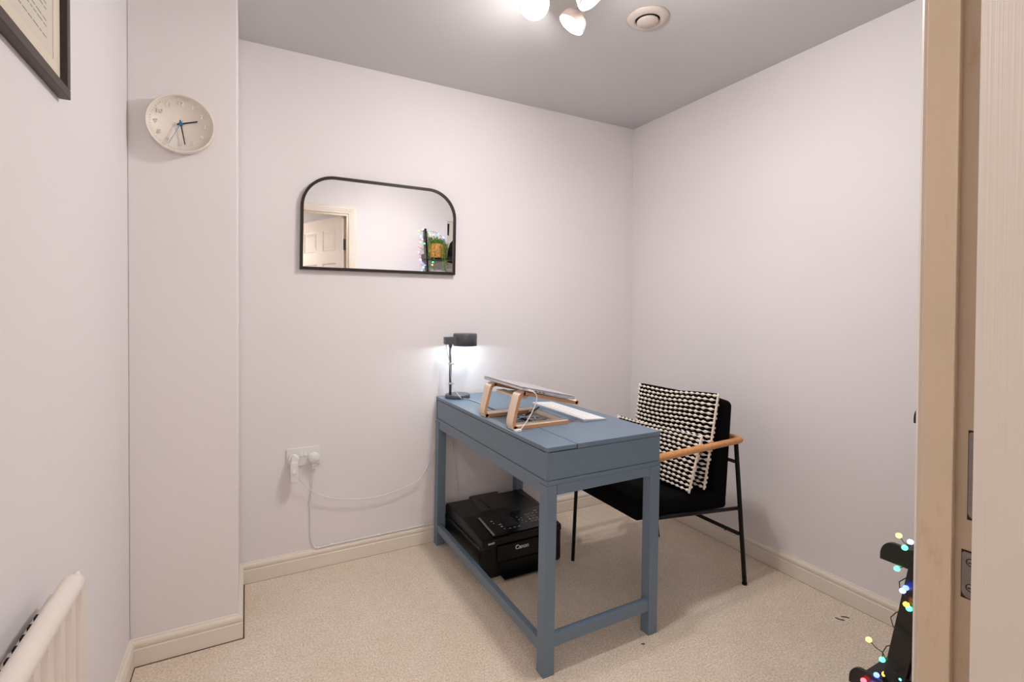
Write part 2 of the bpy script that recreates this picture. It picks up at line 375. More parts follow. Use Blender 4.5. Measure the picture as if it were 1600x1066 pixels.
def lining_plate(z0, z1, ya, yb, name, label, screws):
    r = .008
    arc = [(yb-r+r*math.cos(a), z0+r+r*math.sin(a)) for a in [-PI/2+PI/2*k/5 for k in range(6)]]
    arc2 = [(yb-.003+.003*math.cos(a), z1-.003+.003*math.sin(a)) for a in [PI/2*k/3 for k in range(4)]]
    poly = [(ya, z0)] + arc + arc2 + [(ya, z1)]
    t_ = thing(name, label, 'metal plate', (XJ, (ya+yb)/2, z0))
    f = lambda u, v, h: (h, u, v)
    MB().prism(poly, f, XJ-.0022, XJ+.002).build('plate', M_steel, t_)
    MB().prism([(ya,z0-.0018),(yb+.0012,z0-.0018),(yb+.0012,z1+.0018),(ya,z1+.0018)], f, XJ-.0006, XJ+.001).build('rusty_recess', M_rust_shade, t_)
    for (y, z) in screws:
        sc = MB().lathe([(0,.0006),(.0032,.0006),(.004,.0)], (XJ-.0024, y, z), (-1,0,0), 20)
        so = sc.build('screw', M_steel, t_)
        MB().lathe([(.0042,.0),(.0042,.0004),(.0049,.0004),(.0049,.0)], (XJ-.0023, y, z), (-1,0,0), 20).box(XJ-.0036, XJ-.003, y-.0022, y+.0022, z-.0006, z+.0006).build('screw_slot', M_screwdark, so)
lining_plate(.967, 1.077, -2.243, -2.2125, 'hinge_plate', 'long worn steel hinge plate let into the cream door frame', [(-2.2225,1.037),(-2.2225,1.007)])
lining_plate(.866, .924, -2.238, -2.2075, 'strike_plate', 'short worn steel plate with two screws low on the door frame', [(-2.2165,.912),(-2.2165,.880)])

def crumb(pts, label):
    tag(MB().tube(smooth_path(pts, 4), [.0012]+[.0022]*((len(pts)-1)*4-1)+[.001], 6, flat=.6).build('dried_leaf_scrap', M_rust_shade), label, 'debris')
crumb([(-.155,-1.372,.0015),(-.148,-1.392,.002),(-.138,-1.400,.0015)], 'tiny brown scrap on the carpet by the right skirting, left of two')
crumb([(-.126,-1.380,.0015),(-.114,-1.390,.002),(-.106,-1.402,.0015)], 'tiny brown scrap on the carpet by the right skirting, right of two')
crumb([(-.950,-1.128,.0015),(-.943,-1.135,.002),(-.938,-1.132,.0015)], 'tiny dark scrap on the carpet beside the near desk legs')
# ------------------------------------------------------------------ desk
DX0, DX1, DY0, DY1, DZ = -1.350, -.842, -1.107, -.024, .768
desk = thing('writing_desk', 'blue-grey wooden writing desk with slim square legs against the mirror wall', 'desk', ((DX0+DX1)/2, (DY0+DY1)/2, 0))
SEAM = -1.227
def rk(z): return -.010*(1 - z/DZ)
MB().box(SEAM+.0016, DX1, DY0, DY1, DZ-.017, DZ, bev=.0015).build('desktop', M_desk, desk)
fl = MB().box(DX0, SEAM-.0016, DY0, DY1, DZ-.015, DZ, bev=.0015)
MB().box(SEAM-.004, SEAM+.004, DY0+.002, DY1-.002, DZ-.0178, DZ-.010).build('seam_gap', M_deskdark, desk)
flo = fl.build('cable_flap', M_desk, desk)
MB().box(SEAM-.012, SEAM+.001, -.47, -.36, DZ-.004, DZ+.0006).build('cable_slot', M_deskdark, flo)
bx = MB().box(DX0+.012, DX1-.001, DY0+.0015, DY1, .6565, DZ-.0185, bev=.0015)
bx.box(DX0+.0005, DX0+.012, DY0+.001, DY0+.013, .656, DZ-.016, bev=.0008).box(DX0+.0005, DX0+.012, DY1-.012, DY1, .656, DZ-.016, bev=.0008)
bx.box(DX0, DX1, DY0, DY1, .640, .6545, bev=.001)
bx.build('drawer_case', M_desk, desk)
MB().box(DX0+.002, DX0+.0119, DY0+.0145, DY1-.0135, .6565, DZ-.0185, bev=.001).build('drawer_front', M_desk, desk)
MB().box(DX0+.006, DX0+.0125, DY0+.010, DY1-.010, .6545, DZ-.016).build('drawer_shadow_gap', M_deskdark, desk)
ap = MB().box(DX0+.002, DX0+.022, DY0+.044, DY1-.044, .604, .6395, bev=.001).box(DX1-.022, DX1-.002, DY0+.044, DY1-.044, .604, .6395, bev=.001)
ap.box(DX0+.044, DX1-.044, DY0+.002, DY0+.022, .604, .6395, bev=.001).box(DX0+.044, DX1-.044, DY1-.022, DY1-.002, .604, .6395, bev=.001)
ap.build('apron', M_desk, desk)
for (lx, ly) in ((DX0, DY0), (DX1-.043, DY0), (DX0, DY1-.043), (DX1-.043, DY1-.043)):
    b = MB(); c = []
    for z in (0.0, .6395):
        for (ax, ay) in ((0,0),(.043,0),(.043,.043),(0,.043)): c.append((lx+ax+rk(z), ly+ay, z))
    b.hexa(c, bev=.001).build('leg', M_desk, desk)
r1 = rk(.1)
MB().box(DX0+.002+r1, DX0+.024+r1, DY0+.043, DY1-.043, .072, .112, bev=.001).build('side_stretcher', M_desk, desk)
MB().box(DX0+.043+r1, DX1-.043+r1, DY0+.003, DY0+.027, .092, .133, bev=.001).build('end_stretcher', M_desk, desk)
MB().box(DX0+.043+r1, DX1-.043+r1, DY1-.027, DY1-.003, .092, .133, bev=.001).build('end_stretcher', M_desk, desk)

# ------------------------------------------------------------------ desk lamp
LX, LY = -1.262, -.105
lamp = thing('desk_lamp', 'charcoal desk lamp with drum shade and round base, lit cool white', 'lamp', (LX, LY, DZ))
MB().lathe([(0,0),(.062,0),(.064,.002),(.064,.016),(.062,.018),(0,.018)], (LX, LY, DZ), seg=48).build('base', M_lampgrey, lamp)
PX, PY = LX-.045, LY-.01
MB().tube([(PX, PY, DZ+.018), (PX, PY, 1.055)], .0065, 16).build('pole', M_lampgrey, lamp)
MB().box(PX-.032, PX+.035, PY-.016, PY+.016, 1.045, 1.083, bev=.003).tube([(PX,PY,1.03),(PX,PY,1.052)], .009, 16).build('arm', M_lampgrey, lamp)
HXc, HYc = LX+.04, LY+.0
sh = MB().lathe([(.0,1.098),(.058,1.098),(.061,1.096),(.062,1.093),(.062,1.034),(.060,1.034),(.060,1.092),(0,1.092)], (HXc, HYc, 0), seg=56)
sho = sh.build('shade', M_lampgrey, lamp)
MB().lathe([(0,1.046),(.058,1.046),(.058,1.050),(0,1.050)], (HXc, HYc, 0), seg=40).build('diffuser', M_deskglow, sho)
for z in (.845, .945):
    cl = MB(); cl.lathe([(.0067,z-.004),(.011,z-.004),(.011,z+.004),(.0067,z+.004)], (PX,PY,0), seg=16).box(PX-.014, PX+.014, PY-.018, PY-.008, z-.003, z+.003)
    cl.build('cable_clip', M_silver, lamp)
c = smooth_path([(PX-.028,PY-.01,1.045),(PX-.024,PY-.018,1.01),(PX-.008,PY-.016,.945),(PX+.002,PY-.016,.845),(PX+.012,PY-.04,.81),(PX+.035,PY-.062,.775),(-1.262,-.163,DZ+.003),(-1.238,-.20,DZ+.003),(-1.232,-.30,DZ+.003),(-1.229,-.38,DZ+.003),(-1.229,-.40,DZ+.001)])
MB().tube(c, .0024, 8).build('power_cord', M_silver, lamp)
light('desk_lamp_light', 'POINT', (HXc, HYc, 1.040), LAMP_W, (.78, .92, 1.0), .006)

# ------------------------------------------------------------------ laptop stand + laptop
def stand():
    st = thing('laptop_stand', 'bent birch plywood laptop stand standing on the blue-grey desk', 'stand', (-1.2, -.68, DZ))
    YA0, YA1, YB0, YB1 = -.850, -.798, -.600, -.548
    # side profile (x,z): base front tip -> rear -> up post -> top arm down to the front
    path = [(-1.085,DZ+.0075),(-1.315,DZ+.0075),(-1.326,DZ+.009),(-1.334,DZ+.019),(-1.331,DZ+.045),(-1.311,.886),(-1.303,.899),(-1.288,.904),(-1.272,.901),(-1.06,.851),(-1.048,.850),(-1.040,.856)]
    W = .0065
    for (y0, y1) in ((YA0, YA1), (YB0, YB1)):
        pts = [Vector((x, 0, z)) for x, z in path]; pts = smooth_path(pts, 5)
        t = MB(); fr = []; n = len(pts)
        L = []; R = []
        for i, p in enumerate(pts):
            d = (pts[min(n-1,i+1)] - pts[max(0,i-1)]).normalized(); nn = Vector((-d.z, 0, d.x))
            L.append(p + nn*W); R.append(p - nn*W)
        bmx = bmesh.new()
        rings = [[bmx.verts.new((a.x,y0,a.z)), bmx.verts.new((a.x,y1,a.z)), bmx.verts.new((b.x,y1,b.z)), bmx.verts.new((b.x,y0,b.z))] for a, b in zip(L, R)]
        fm = []
        for A, B in zip(rings, rings[1:]):
            for k in range(4):
                f = bmx.faces.new((A[k],A[(k+1)%4],B[(k+1)%4],B[k])); f.material_index = 1 if k in (1,3) else 0; f.smooth = False
        bmx.faces.new(rings[0][::-1]); bmx.faces.new(rings[-1]); bmesh.ops.recalc_face_normals(bmx, faces=bmx.faces)
        mb = MB(); mb.bm.free(); mb.bm = bmx
        mb.build('side_loop', [M_ply, M_plyedge], st)
    MB().box(-1.125, -1.083, YA1, YB0, DZ+.0005, DZ+.0115, bev=.001).build('front_crossbar', [M_ply], st)
    MB().box(-1.285, -1.25, YA1, YB0, .873, .884, bev=.001).build('rear_crossbar', [M_ply], st)
    return st
stand()
lt = thing('laptop', 'closed grey laptop resting tilted on the plywood stand', 'laptop', (-1.16, -.69, .88))
la = math.atan2(.060, .262); cx_, cz_ = -1.306, .931   # rear bottom edge
ux = Vector((math.cos(la), 0, -math.sin(la))); uz = Vector((math.sin(la), 0, math.cos(la)))
def lp(s, y, h): return Vector((cx_, y, cz_ - .012)) + ux*s + uz*h
def lbox(b, s0, s1, y0, y1, h0, h1, bev=0, mi=0):
    c = [tuple(lp(s, y, h)) for h in (h0, h1) for (s, y) in ((s0,y0),(s1,y0),(s1,y1),(s0,y1))]; b.hexa(c, mi=mi, bev=bev); return b
LY0, LY1 = -.855, -.515
lbox(MB(), 0, .252, LY0, LY1, .0, .0100, bev=.0022).build('laptop_base', M_alu, lt)
lbox(MB(), 0, .252, LY0, LY1, .0108, .0158, bev=.0018).build('laptop_lid', M_alu, lt)
b = MB()
for s in (.060, .078, .096): lbox(b, s, s+.009, LY0-.0004, LY0+.002, .0035, .0065)
b.build('ports', M_alu_dark, lt)
lbox(MB(), .002, .012, LY0+.04, LY1-.04, .0095, .0112).build('display_hinge', M_black, lt)
# charging cable from laptop side down to the desk
cc = smooth_path([lp(.036, LY0-.012, .005), lp(.040, LY0-.020, .003), (-1.256,-.878,.903), (-1.253,-.878,.880), (-1.268,-.876,.842), (-1.292,-.874,.805), (-1.318,-.872,.776), (-1.330,-.870,.772)])
cab = thing('laptop_charging_cable', 'white charging cable plugged into the laptop and looping down to the desk', 'cable', (-1.32,-.868,DZ))
MB().tube(cc, .0021, 8).build('cord', M_white, cab)
p0_ = lp(.030, LY0+.0, .005)
MB().box(-1.343,-1.317,-.880,-.862, DZ+.0005, DZ+.0085, bev=.0015).build('plug_end', M_white, cab)
MB().box(-.009,.009,-.014,.002,-.0035,.0035, bev=.001, M=Matrix.Translation(lp(.036,LY0,.005)) @ Matrix.Rotation(la,4,'Y')).build('connector', M_white, cab)
# keyboard
kb = thing('keyboard', 'slim white wireless keyboard lying beside the laptop stand', 'keyboard', (-.93,-.62,DZ))
KX0, KX1, KY0, KY1 = -1.018, -.902, -.862, -.442
MB().hexa([(KX0,KY0,DZ+.0005),(KX1,KY0,DZ+.0005),(KX1,KY1,DZ+.0005),(KX0,KY1,DZ+.0005),(KX0,KY0,DZ+.0115),(KX1,KY0,DZ+.004),(KX1,KY1,DZ+.004),(KX0,KY1,DZ+.0115)], bev=.0012).build('keyboard_body', M_silver, kb)
rows = [14,14,13,12,11,7]
for r_ in range(6):
    n = rows[r_]; x1 = KX0 + .005 + r_*.0182; x2 = x1 + (.0155 if r_ else .010)
    b = MB(); 
    for k in range(n):
        wdt = (KY1-KY0-.008)/n; y0 = KY0+.004+k*wdt
        zt = lambda x: DZ+.0115-(x-KX0)/(KX1-KX0)*.0075
        b.hexa([(x1,y0,zt(x1)-.0005),(x2,y0,zt(x2)-.0005),(x2,y0+wdt-.0028,zt(x2)-.0005),(x1,y0+wdt-.0028,zt(x1)-.0005),(x1,y0,zt(x1)+.0016),(x2,y0,zt(x2)+.0016),(x2,y0+wdt-.0028,zt(x2)+.0016),(x1,y0+wdt-.0028,zt(x1)+.0016)])
    b.build('key_row', M_whitekey, kb)
# trackpad beyond
# small things lying between the stand's loops
tag(MB().hexa([(-1.205,-.775,DZ+.001),(-1.135,-.760,DZ+.001),(-1.15,-.655,DZ+.001),(-1.22,-.67,DZ+.001),(-1.205,-.775,DZ+.007),(-1.135,-.760,DZ+.007),(-1.15,-.655,DZ+.007),(-1.22,-.67,DZ+.007)], bev=.002).build('external_drive', M_printer_gloss), 'small flat black drive lying inside the laptop stand base', 'hard drive')
tag(MB().tube([(-1.19,-.690,DZ+.013),(-1.060,-.580,DZ+.0165)], .0035, 10).tube([(-1.19,-.690,DZ+.013),(-1.200,-.698,DZ+.0125)], [.0035,.001], 10).build('pen', M_black), 'black pen leaning across the plywood stand front bar', 'pen')
cc = smooth_path([(-1.24,-.70,DZ+.004),(-1.20,-.70,DZ+.011),(-1.175,-.73,DZ+.012),(-1.19,-.76,DZ+.012),(-1.21,-.73,DZ+.012),(-1.17,-.70,DZ+.012),(-1.145,-.72,DZ+.012),(-1.16,-.70,DZ+.010),(-1.19,-.66,DZ+.010)])
tag(MB().tube(cc, .0018, 8).build('earphone_cable', M_white), 'thin white cable coiled on the black drive', 'cable')
tag(MB().box(-.985,-.862,-.240,-.075,DZ+.0005,DZ+.0085,bev=.003).build('tablet', M_black), 'flat black tablet lying on the desk behind the laptop stand', 'tablet')

# ------------------------------------------------------------------ printer
PRX0, PRX1, PRY0, PRY1 = -1.305, -.868, -.485, -.03
pr_ = thing('printer', 'black multifunction inkjet printer on the carpet under the desk', 'printer', ((PRX0+PRX1)/2, -.25, 0))
b = MB().prism([(PRY1,.0),(PRY1,.155),(PRY0,.155),(PRY0,.0)][::-1], lambda u,v,h:(h,u,v), PRX0, PRX1, bev=.014)
b.build('body', M_printer, pr_)
lidp = [(PRY1-.004,.150),(PRY1-.004,.192),(PRY1-.02,.206),(-.262,.206),(-.300,.202),(PRY0-.004,.182),(PRY0-.006,.150)]
MB().prism(lidp, lambda u,v,h:(h,u,v), PRX0+.004, PRX1-.004, bev=.006).build('scanner_lid', M_printer, pr_)
fe = MB()
fe.hexa([(-1.20,-.255,.2055),(-1.00,-.245,.2055),(-1.00,-.04,.2055),(-1.17,-.04,.2055),(-1.195,-.25,.2115),(-1.005,-.24,.2115),(-1.005,-.045,.2165),(-1.165,-.045,.2165)], bev=.001)
feo = fe.build('document_feeder_tray', M_printer_brown, pr_)
MB().box(-1.135,-1.128,-.22,-.09,.2105,.2165,bev=.001).build('paper_guide', M_printer_gloss, feo)
MB().prism([(-.03,.150),(-.03,.20),(-.06,.214),(-.28,.204),(-.31,.19),(-.31,.15)], lambda u,v,h:(h,u,v), PRX1-.028, PRX1+.008, bev=.004).build('side_cover', M_printer_brown, pr_)
# control panel (sloped): plane from (y -.300,z .2025) to (PRY0-.004,.1825)
pa = Vector((0, PRY0-.002+.300, .1830-.2028)); L_ = pa.length; pv = pa.normalized(); pn = Vector((1,0,0)).cross(pv); 
if pn.z < 0: pn = -pn
def pp(x, s, h): return Vector((x, -.300, .2030)) + pv*s + pn*h
def pbox(b, x0, x1, s0, s1, h0, h1, mi=0, bev=0):
    b.hexa([tuple(pp(x, s, h)) for h in (h0, h1) for (x, s) in ((x0,s0),(x1,s0),(x1,s1),(x0,s1))], mi=mi, bev=bev); return b
cp = pbox(MB(), -1.235, -.880, .004, L_-.012, 0, .004, bev=.001).build('control_panel', M_printer_gloss, pr_)
pbox(MB(), -1.140, -1.075, .05, .125, .0038, .0062, bev=.0008).build('display_screen', M_alu_dark, cp)
kp = MB()
for i in range(3):
    for j in range(4): pbox(kp, -1.005+i*.019, -.992+i*.019, .052+j*.022, .064+j*.022, .0038, .0055, bev=.0006)
kp.build('keypad', M_printgrey, cp)
for (x, s, a, c_) in [(-1.19,.05,.010,.004),(-1.185,.07,.006,.005),(-1.165,.09,.014,.004),(-1.163,.108,.008,.007),(-1.158,.132,.005,.004),(-1.135,.138,.012,.003),(-1.110,.138,.012,.003),(-1.086,.138,.012,.003),(-1.052,.06,.004,.004),(-1.035,.075,.004,.004),(-1.055,.085,.004,.004),(-1.042,.095,.004,.004),(-1.052,.115,.005,.004),(-1.030,.115,.005,.004),(-.940,.035,.014,.006),(-.938,.055,.006,.006),(-.912,.055,.004,.004),(-.900,.035,.004,.004),(-.922,.128,.014,.006)]:
    pbox(MB(), x, x+a, s, s+c_, .0038, .0046).build('button_mark', M_printlogo, cp)
kbar = pbox(MB(), -1.232, -1.222, .0, L_-.02, .001, .006, bev=.001); kbar.build('silver_accent', M_printgrey, pr_)
# front: door, logo, output slot
MB().box(-1.225,-.915,PRY0-.010,PRY0+.002,.072,.150,bev=.004).build('output_cover', M_printer_gloss, pr_)
MB().box(-1.215,-.935,PRY0-.004,PRY0+.002,.012,.066,bev=.001).box(-1.205,-.945,PRY0-.05,PRY0-.003,.010,.014,bev=.001).build('paper_tray', M_printer, pr_)
RX = Matrix.Rotation(PI/2, 4, 'X')
MB().text('Canon', .027, Matrix.Translation((-1.095, PRY0-.0106, .124)) @ RX, bold=.0006).build('maker_lettering', M_printlogo, pr_)
MB().text('MX477', .011, Matrix.Translation((-1.252, PRY0-.0062, .166)) @ RX, bold=.0003).build('model_lettering', M_printlogo, pr_)
MB().box(PRX0-.002,PRX0+.004,-.42,-.05,.151,.153).build('side_seam', M_dark, pr_)

# ------------------------------------------------------------------ chair
ch = thing('armchair', 'black metal-framed chair with padded black seat and oak arms facing the desk', 'chair', (-.56,-.78,0))
YN, YFr = -1.045, -.515
def quad(z, zt, a, b): return a + (b-a)*z/zt
for y in (YN, YFr):
    MB().tube([(-.822,y,0),(-.790,y,.63)], .0085, 12).build('front_leg', M_black, ch)
    MB().tube([(-.262,y,0.008),(-.338,y-.006 if y == YN else y,.645)], .0095, 12).tube([(-.262,y,0),(-.263,y,.009)], .011, 12).build('rear_leg', M_black, ch)
    MB().tube([(-.806,y,.405),(-.305,y,.352)], .008, 10).build('side_rail', M_black, ch)
MB().tube([(-.306,YN,.238),(-.306,YFr,.238)], .0085, 10).tube([(-.306,YN+.07,.238),(-.306,YN+.07,.226)], .004, 8).build('rear_stretcher', M_black, ch)
MB().tube([(-.806,YN,.405),(-.806,YFr,.405)], .008, 10).build('front_rail', M_black, ch)
MB().tube([(-.328,YN,.56),(-.328,YFr,.56)], .008, 10).build('back_rail', M_black, ch)
# seat pad, rounded slab
def slab(c, bev, name, m, seg=4):
    b = MB(); b.hexa(c, bev=bev); return b.build(name, m, ch)
sy0, sy1 = YN+.012, YFr-.012
def slab_mesh(c, bev):
    b = MB(); t = bmesh.new(); v = [t.verts.new(p) for p in c]
    for f in ((3,2,1,0),(4,5,6,7),(0,1,5,4),(1,2,6,5),(2,3,7,6),(3,0,4,7)): t.faces.new([v[i] for i in f])
    bmesh.ops.recalc_face_normals(t, faces=t.faces)
    bmesh.ops.bevel(t, geom=list(t.edges), offset=bev, segments=5, profile=.5, affect='EDGES')
    for f in t.faces: f.smooth = True
    b._merge(t); return b
slab_mesh([(-.896,sy0-.006,.402),(-.365,sy0,.355),(-.365,sy1,.355),(-.905,sy1,.412),(-.905,sy0,.492),(-.365,sy0,.442),(-.365,sy1,.442),(-.905,sy1,.492)], .022).build('seat', M_fabric, ch)
slab_mesh([(-.47,sy0,.44),(-.365,sy0,.385),(-.365,sy1,.385),(-.47,sy1,.44),(-.425,sy0,.850),(-.332,sy0,.822),(-.332,sy1,.822),(-.425,sy1,.850)], .022).build('backrest', M_fabric, ch)
# oak arm rail wrapping round behind the back
ya, yb = YN-.020, YFr+.004
arm = [(-.86,ya,.648),(-.80,ya,.650),(-.60,ya,.655),(-.40,ya,.660),(-.345,ya,.661),(-.316,ya+.014,.660),(-.305,ya+.06,.656),(-.300,-.78,.652),(-.300,yb-.06,.653),(-.308,yb-.018,.645),(-.335,yb,.638),(-.40,yb,.635),(-.60,yb,.632),(-.80,yb,.630),(-.86,yb,.628)]
ap_ = smooth_path(arm, 6); n = len(ap_)
rad = [.0165 - .003*abs(math.sin(PI*2*min(i, n-1-i)/n)) for i in range(n)]; rad[0] = rad[-1] = .010
MB().tube(ap_, [r*1.0 for r in rad], 14).build('arm_rail', M_oak, ch)

# ------------------------------------------------------------------ cushions (woven, cream beads on black)
def cushion(name, label, corners, thick, rows_n, beads, group, seed):
    # corners: BL, BR, TR, TL seen from the front (-x side); BR is the near side
    BL, BR, TR, TL = [Vector(c) for c in corners]; rnd = random.Random(seed)
    N = ((BR-BL).cross(TL-BL)).normalized()
    if N.x > 0: N = -N
    ctr = (BL+BR+TR+TL)/4
    th_ = thing(name, label, 'cushion', (ctr.x, ctr.y, min(BL.z, BR.z)), group)
    def base(u, v): return BL*(1-u)*(1-v) + BR*u*(1-v) + TR*u*v + TL*(1-u)*v
    def puff(u, v):
        a = max(0, 1-(2*u-1)**4)**.6; b_ = max(0, 1-(2*v-1)**4)**.6; return thick*a*b_
    def P(u, v, s, ex=0):
        pinch = .03*math.sin(PI*u)*(2*v-1)*(2*abs(v-.5))**3
        p = base(u, v) - (TL-BL)*pinch*.6
        return p + N*s*(puff(u, v)*.5 + ex) + Vector((0,0,.002*math.sin(9*u+seed)))
    b = MB(); t = bmesh.new(); nu, nv = 24, 24; G = {}
    for s in (1, -1):
        for i in range(nu+1):
            for j in range(nv+1): G[s,i,j] = t.verts.new(P(i/nu, j/nv, s, .001))
        for i in range(nu):
            for j in range(nv): t.faces.new((G[s,i,j],G[s,i+1,j],G[s,i+1,j+1],G[s,i,j+1])).smooth = True
    bmesh.ops.remove_doubles(t, verts=t.verts, dist=.0005)
    for i in range(nu):
        pass
    bmesh.ops.recalc_face_normals(t, faces=t.faces); b._merge(t, 0)
    k = 6
    for s in (1, -1):
        for r in range(rows_n):
            v = (r+.5)/rows_n; pts = []; rad = []; ph = rnd.random()
            for i in range(beads*k+1):
                u = i/(beads*k); wob = .0012*math.sin(i*.9+r*2)
                x = (i/k + ph + .12*math.sin(r+i*.05)) % 1.0
                bead = max(0, math.sin(PI*x))**2.2
                pts.append(P(u, min(1, max(0, v + wob)), s, .002 + .002*bead)); rad.append(.0013 + .0054*bead*(.85+.3*rnd.random()))
            b.tube(pts, rad, 7, mi=1)
    b.build('woven_cover', [M_yarnblack, M_yarn], th_)
    e = [P(1, j/20, 1, .003) for j in range(21)]
    MB().tube(smooth_path(e, 2), .0048, 8).build('piping', M_yarn, th_)
    e = [P(0, j/20, 1, .003) for j in range(21)]
    MB().tube(smooth_path(e, 2), .0048, 8).build('piping', M_yarn, th_)
    return th_
cushion('throw_cushion', 'taller cream and black beaded-weave cushion leaning on the black chair back',
        [(-.515,-.600,.455),(-.510,-1.030,.465),(-.460,-1.058,.874),(-.475,-.600,.853)], .07, 21, 16, None, 1)
cushion('throw_cushion', 'lower cream and black beaded-weave cushion in front, nearest the desk',
        [(-.655,-.600,.475),(-.612,-1.040,.470),(-.548,-1.050,.706),(-.545,-.520,.684)], .05, 13, 19, None, 2)

# ------------------------------------------------------------------ wall mirror
mr = thing('wall_mirror', 'wide wall mirror with rounded top corners and thin dark frame', 'mirror', (-1.625,0,1.404))
def arch(x0, x1, z0, z1, r, n=14, dx=.0):
    P = [(x0, z0), (x1, z0)]
    P += [(x1-r+r*math.cos(a), z1-r+r*math.sin(a)) for a in [PI/2*k/n for k in range(n+1)]]
    P += [(x0+r+r*math.cos(a), z1-r+r*math.sin(a)) for a in [PI/2+PI/2*k/n for k in range(n+1)]]
    return [(x + dx*(z-z0), z) for x, z in P]
O = arch(-2.008,-1.246,1.405,1.848,.150,dx=.014); I = arch(-1.995,-1.259,1.418,1.835,.137,dx=.014)
t = bmesh.new(); n = len(O)
ring = lambda poly, y: [t.verts.new((x, y, z)) for x, z in poly]
a0, a1, b0, b1 = ring(O,-.001), ring(O,-.024), ring(I,-.001), ring(I,-.024)
for i in range(n):
    j = (i+1) % n
    for A, B in ((a0,a1),(a1,b1),(b1,b0),(b0,a0)): t.faces.new((A[i],A[j],B[j],B[i]))
bmesh.ops.recalc_face_normals(t, faces=t.faces); b = MB(); b._merge(t); b.build('frame', M_mframe, mr)
MB().prism(arch(-1.9955,-1.2585,1.4175,1.8355,.1375,dx=.014), lambda u,v,h:(u,h,v), -.018, -.004).build('mirror_glass', M_mirror, mr)

# ------------------------------------------------------------------ clock on the column
CX, CZ, CYf = -2.423, 1.860, YC-.028
ck = thing('wall_clock', 'round ivory wall clock with dark hands and blue centre on the column', 'clock', (CX, YC, CZ-.1))
MB().lathe([(0,.001),(.088,.001),(.0985,.012),(.1005,.036),(.0995,.040),(.0965,.040),(.0945,.034),(.0940,.028),(0,.0275)], (CX, YC, CZ), (0,-1,0), 72).build('case', M_clock, ck)
nb = MB()
for k in range(1, 13):
    a = PI/2 - k*PI/6; nb.text(str(k), .020, Matrix.Translation((CX+.070*math.cos(a), CYf-.0008, CZ+.070*math.sin(a))) @ RX, depth=.0016, bold=.0003)
for k in range(60):
    a = k*PI/30; c_, s_ = math.cos(a), math.sin(a)
    nb.tube([(CX+.084*c_, CYf-.0008, CZ+.084*s_),(CX+.089*c_, CYf-.0008, CZ+.089*s_)], .0006, 5)
nb.build('raised_numerals', M_clock, ck)
def hand(name, tip, w0, w1, y, m_, tail=.012):
    d = Vector((tip[0]-CX, 0, tip[1]-CZ)); L = d.length; d.normalize(); p = Vector((-d.z, 0, d.x)); c0 = Vector((CX, y, CZ))
    q = [c0 - d*tail - p*w0, c0 + d*L - p*w1, c0 + d*L + p*w1, c0 - d*tail + p*w0]
    MB().hexa([tuple(v) for v in q] + [tuple(v + Vector((0,-.0012,0))) for v in q]).build(name, m_, ck)
hand('hour_hand', (-2.374,1.876), .0022, .0018, CYf-.004, M_black)
hand('minute_hand', (-2.411,1.790), .002, .0015, CYf-.006, M_black)
hand('second_hand', (-2.459,1.785), .0009, .0006, CYf-.008, M_bluepale)
MB().lathe([(0,0),(.0062,0),(.0062,.009),(.005,.0105),(0,.0105)], (CX, CYf+.001, CZ), (0,-1,0), 24).build('centre_boss', M_blue, ck)

# ------------------------------------------------------------------ framed certificate on the left wall
pf = thing('framed_certificate', 'dark wooden frame holding a cream certificate high on the left wall', 'picture', (XL,-1.33,1.665))
py1, py0, pz0, pz1 = -1.094, -1.62, 1.671, 2.14
def fr_(b, y0, y1, z0, z1, wd, x0, x1, mi=0, bev=.002):
    b.box(x0,x1,y0,y1,z0,z0+wd,bev=bev,mi=mi).box(x0,x1,y0,y1,z1-wd,z1,bev=bev,mi=mi).box(x0,x1,y0,y0+wd,z0+wd,z1-wd,bev=bev,mi=mi).box(x0,x1,y1-wd,y1,z0+wd,z1-wd,bev=bev,mi=mi); return b
fr_(MB(), py0, py1, pz0, pz1, .021, XL+.001, XL+.020).build('frame', M_pframe, pf)
fr_(MB(), py0+.019, py1-.019, pz0+.019, pz1-.019, .040, XL+.006, XL+.0075, bev=.0004).build('mount', M_mount, pf)
cert = MB().box(XL+.003, XL+.006, py0+.03, py1-.03, pz0+.03, pz1-.03).build('certificate', M_paper, pf)
il = MB(); rnd = random.Random(3)
z = pz0+.085
while z < pz1-.09:
    w_ = rnd.choice([.2,.24,.15,.26]); y = py1-.095
    while y > py1-.095-w_:
        l = rnd.uniform(.008,.03); il.box(XL+.0058, XL+.0062, y-l, y, z, z+.0022); y -= l+.005
    z += rnd.choice([.011,.011,.011,.022])
il.build('printed_lines', M_ink, cert)

# ------------------------------------------------------------------ radiator on the left wall
ra = thing('radiator', 'cream panel radiator under the framed certificate on the left wall', 'radiator', (XL,-1.72,.15))
RY0, RY1, RZ0, RZ1 = -2.12, -1.222, .15, .707
# fluted steel panel with a rounded seam top
prof = [(XL+.069, RY0)]; y = RY0+.02; pitch = .0615; xo = XL+.069
while y < RY1-.05:
    prof += [(xo, y), (xo-.007, y+.008), (xo-.007, y+pitch-.022), (xo, y+pitch-.014)]; y += pitch
prof.append((xo, RY1))
back = [(XL+.044, RY1), (XL+.044, RY0)]
MB().prism(prof+back, lambda u,v,h:(u,v,h), RZ0, RZ1-.024).build('fluted_panel', M_rad, ra)
cap = [(XL+.038,RZ1-.026),(XL+.036,RZ1-.010),(XL+.040,RZ1-.002),(XL+.049,RZ1),(XL+.058,RZ1-.001),(XL+.066,RZ1-.006),(XL+.072,RZ1-.014),(XL+.073,RZ1-.022),(XL+.070,RZ1-.028)]
b = MB()
t = bmesh.new(); ends = [(RY0, .9), (RY0+.02, 1), (RY1-.035, 1), (RY1-.012, .90), (RY1, .6)]; rings = []
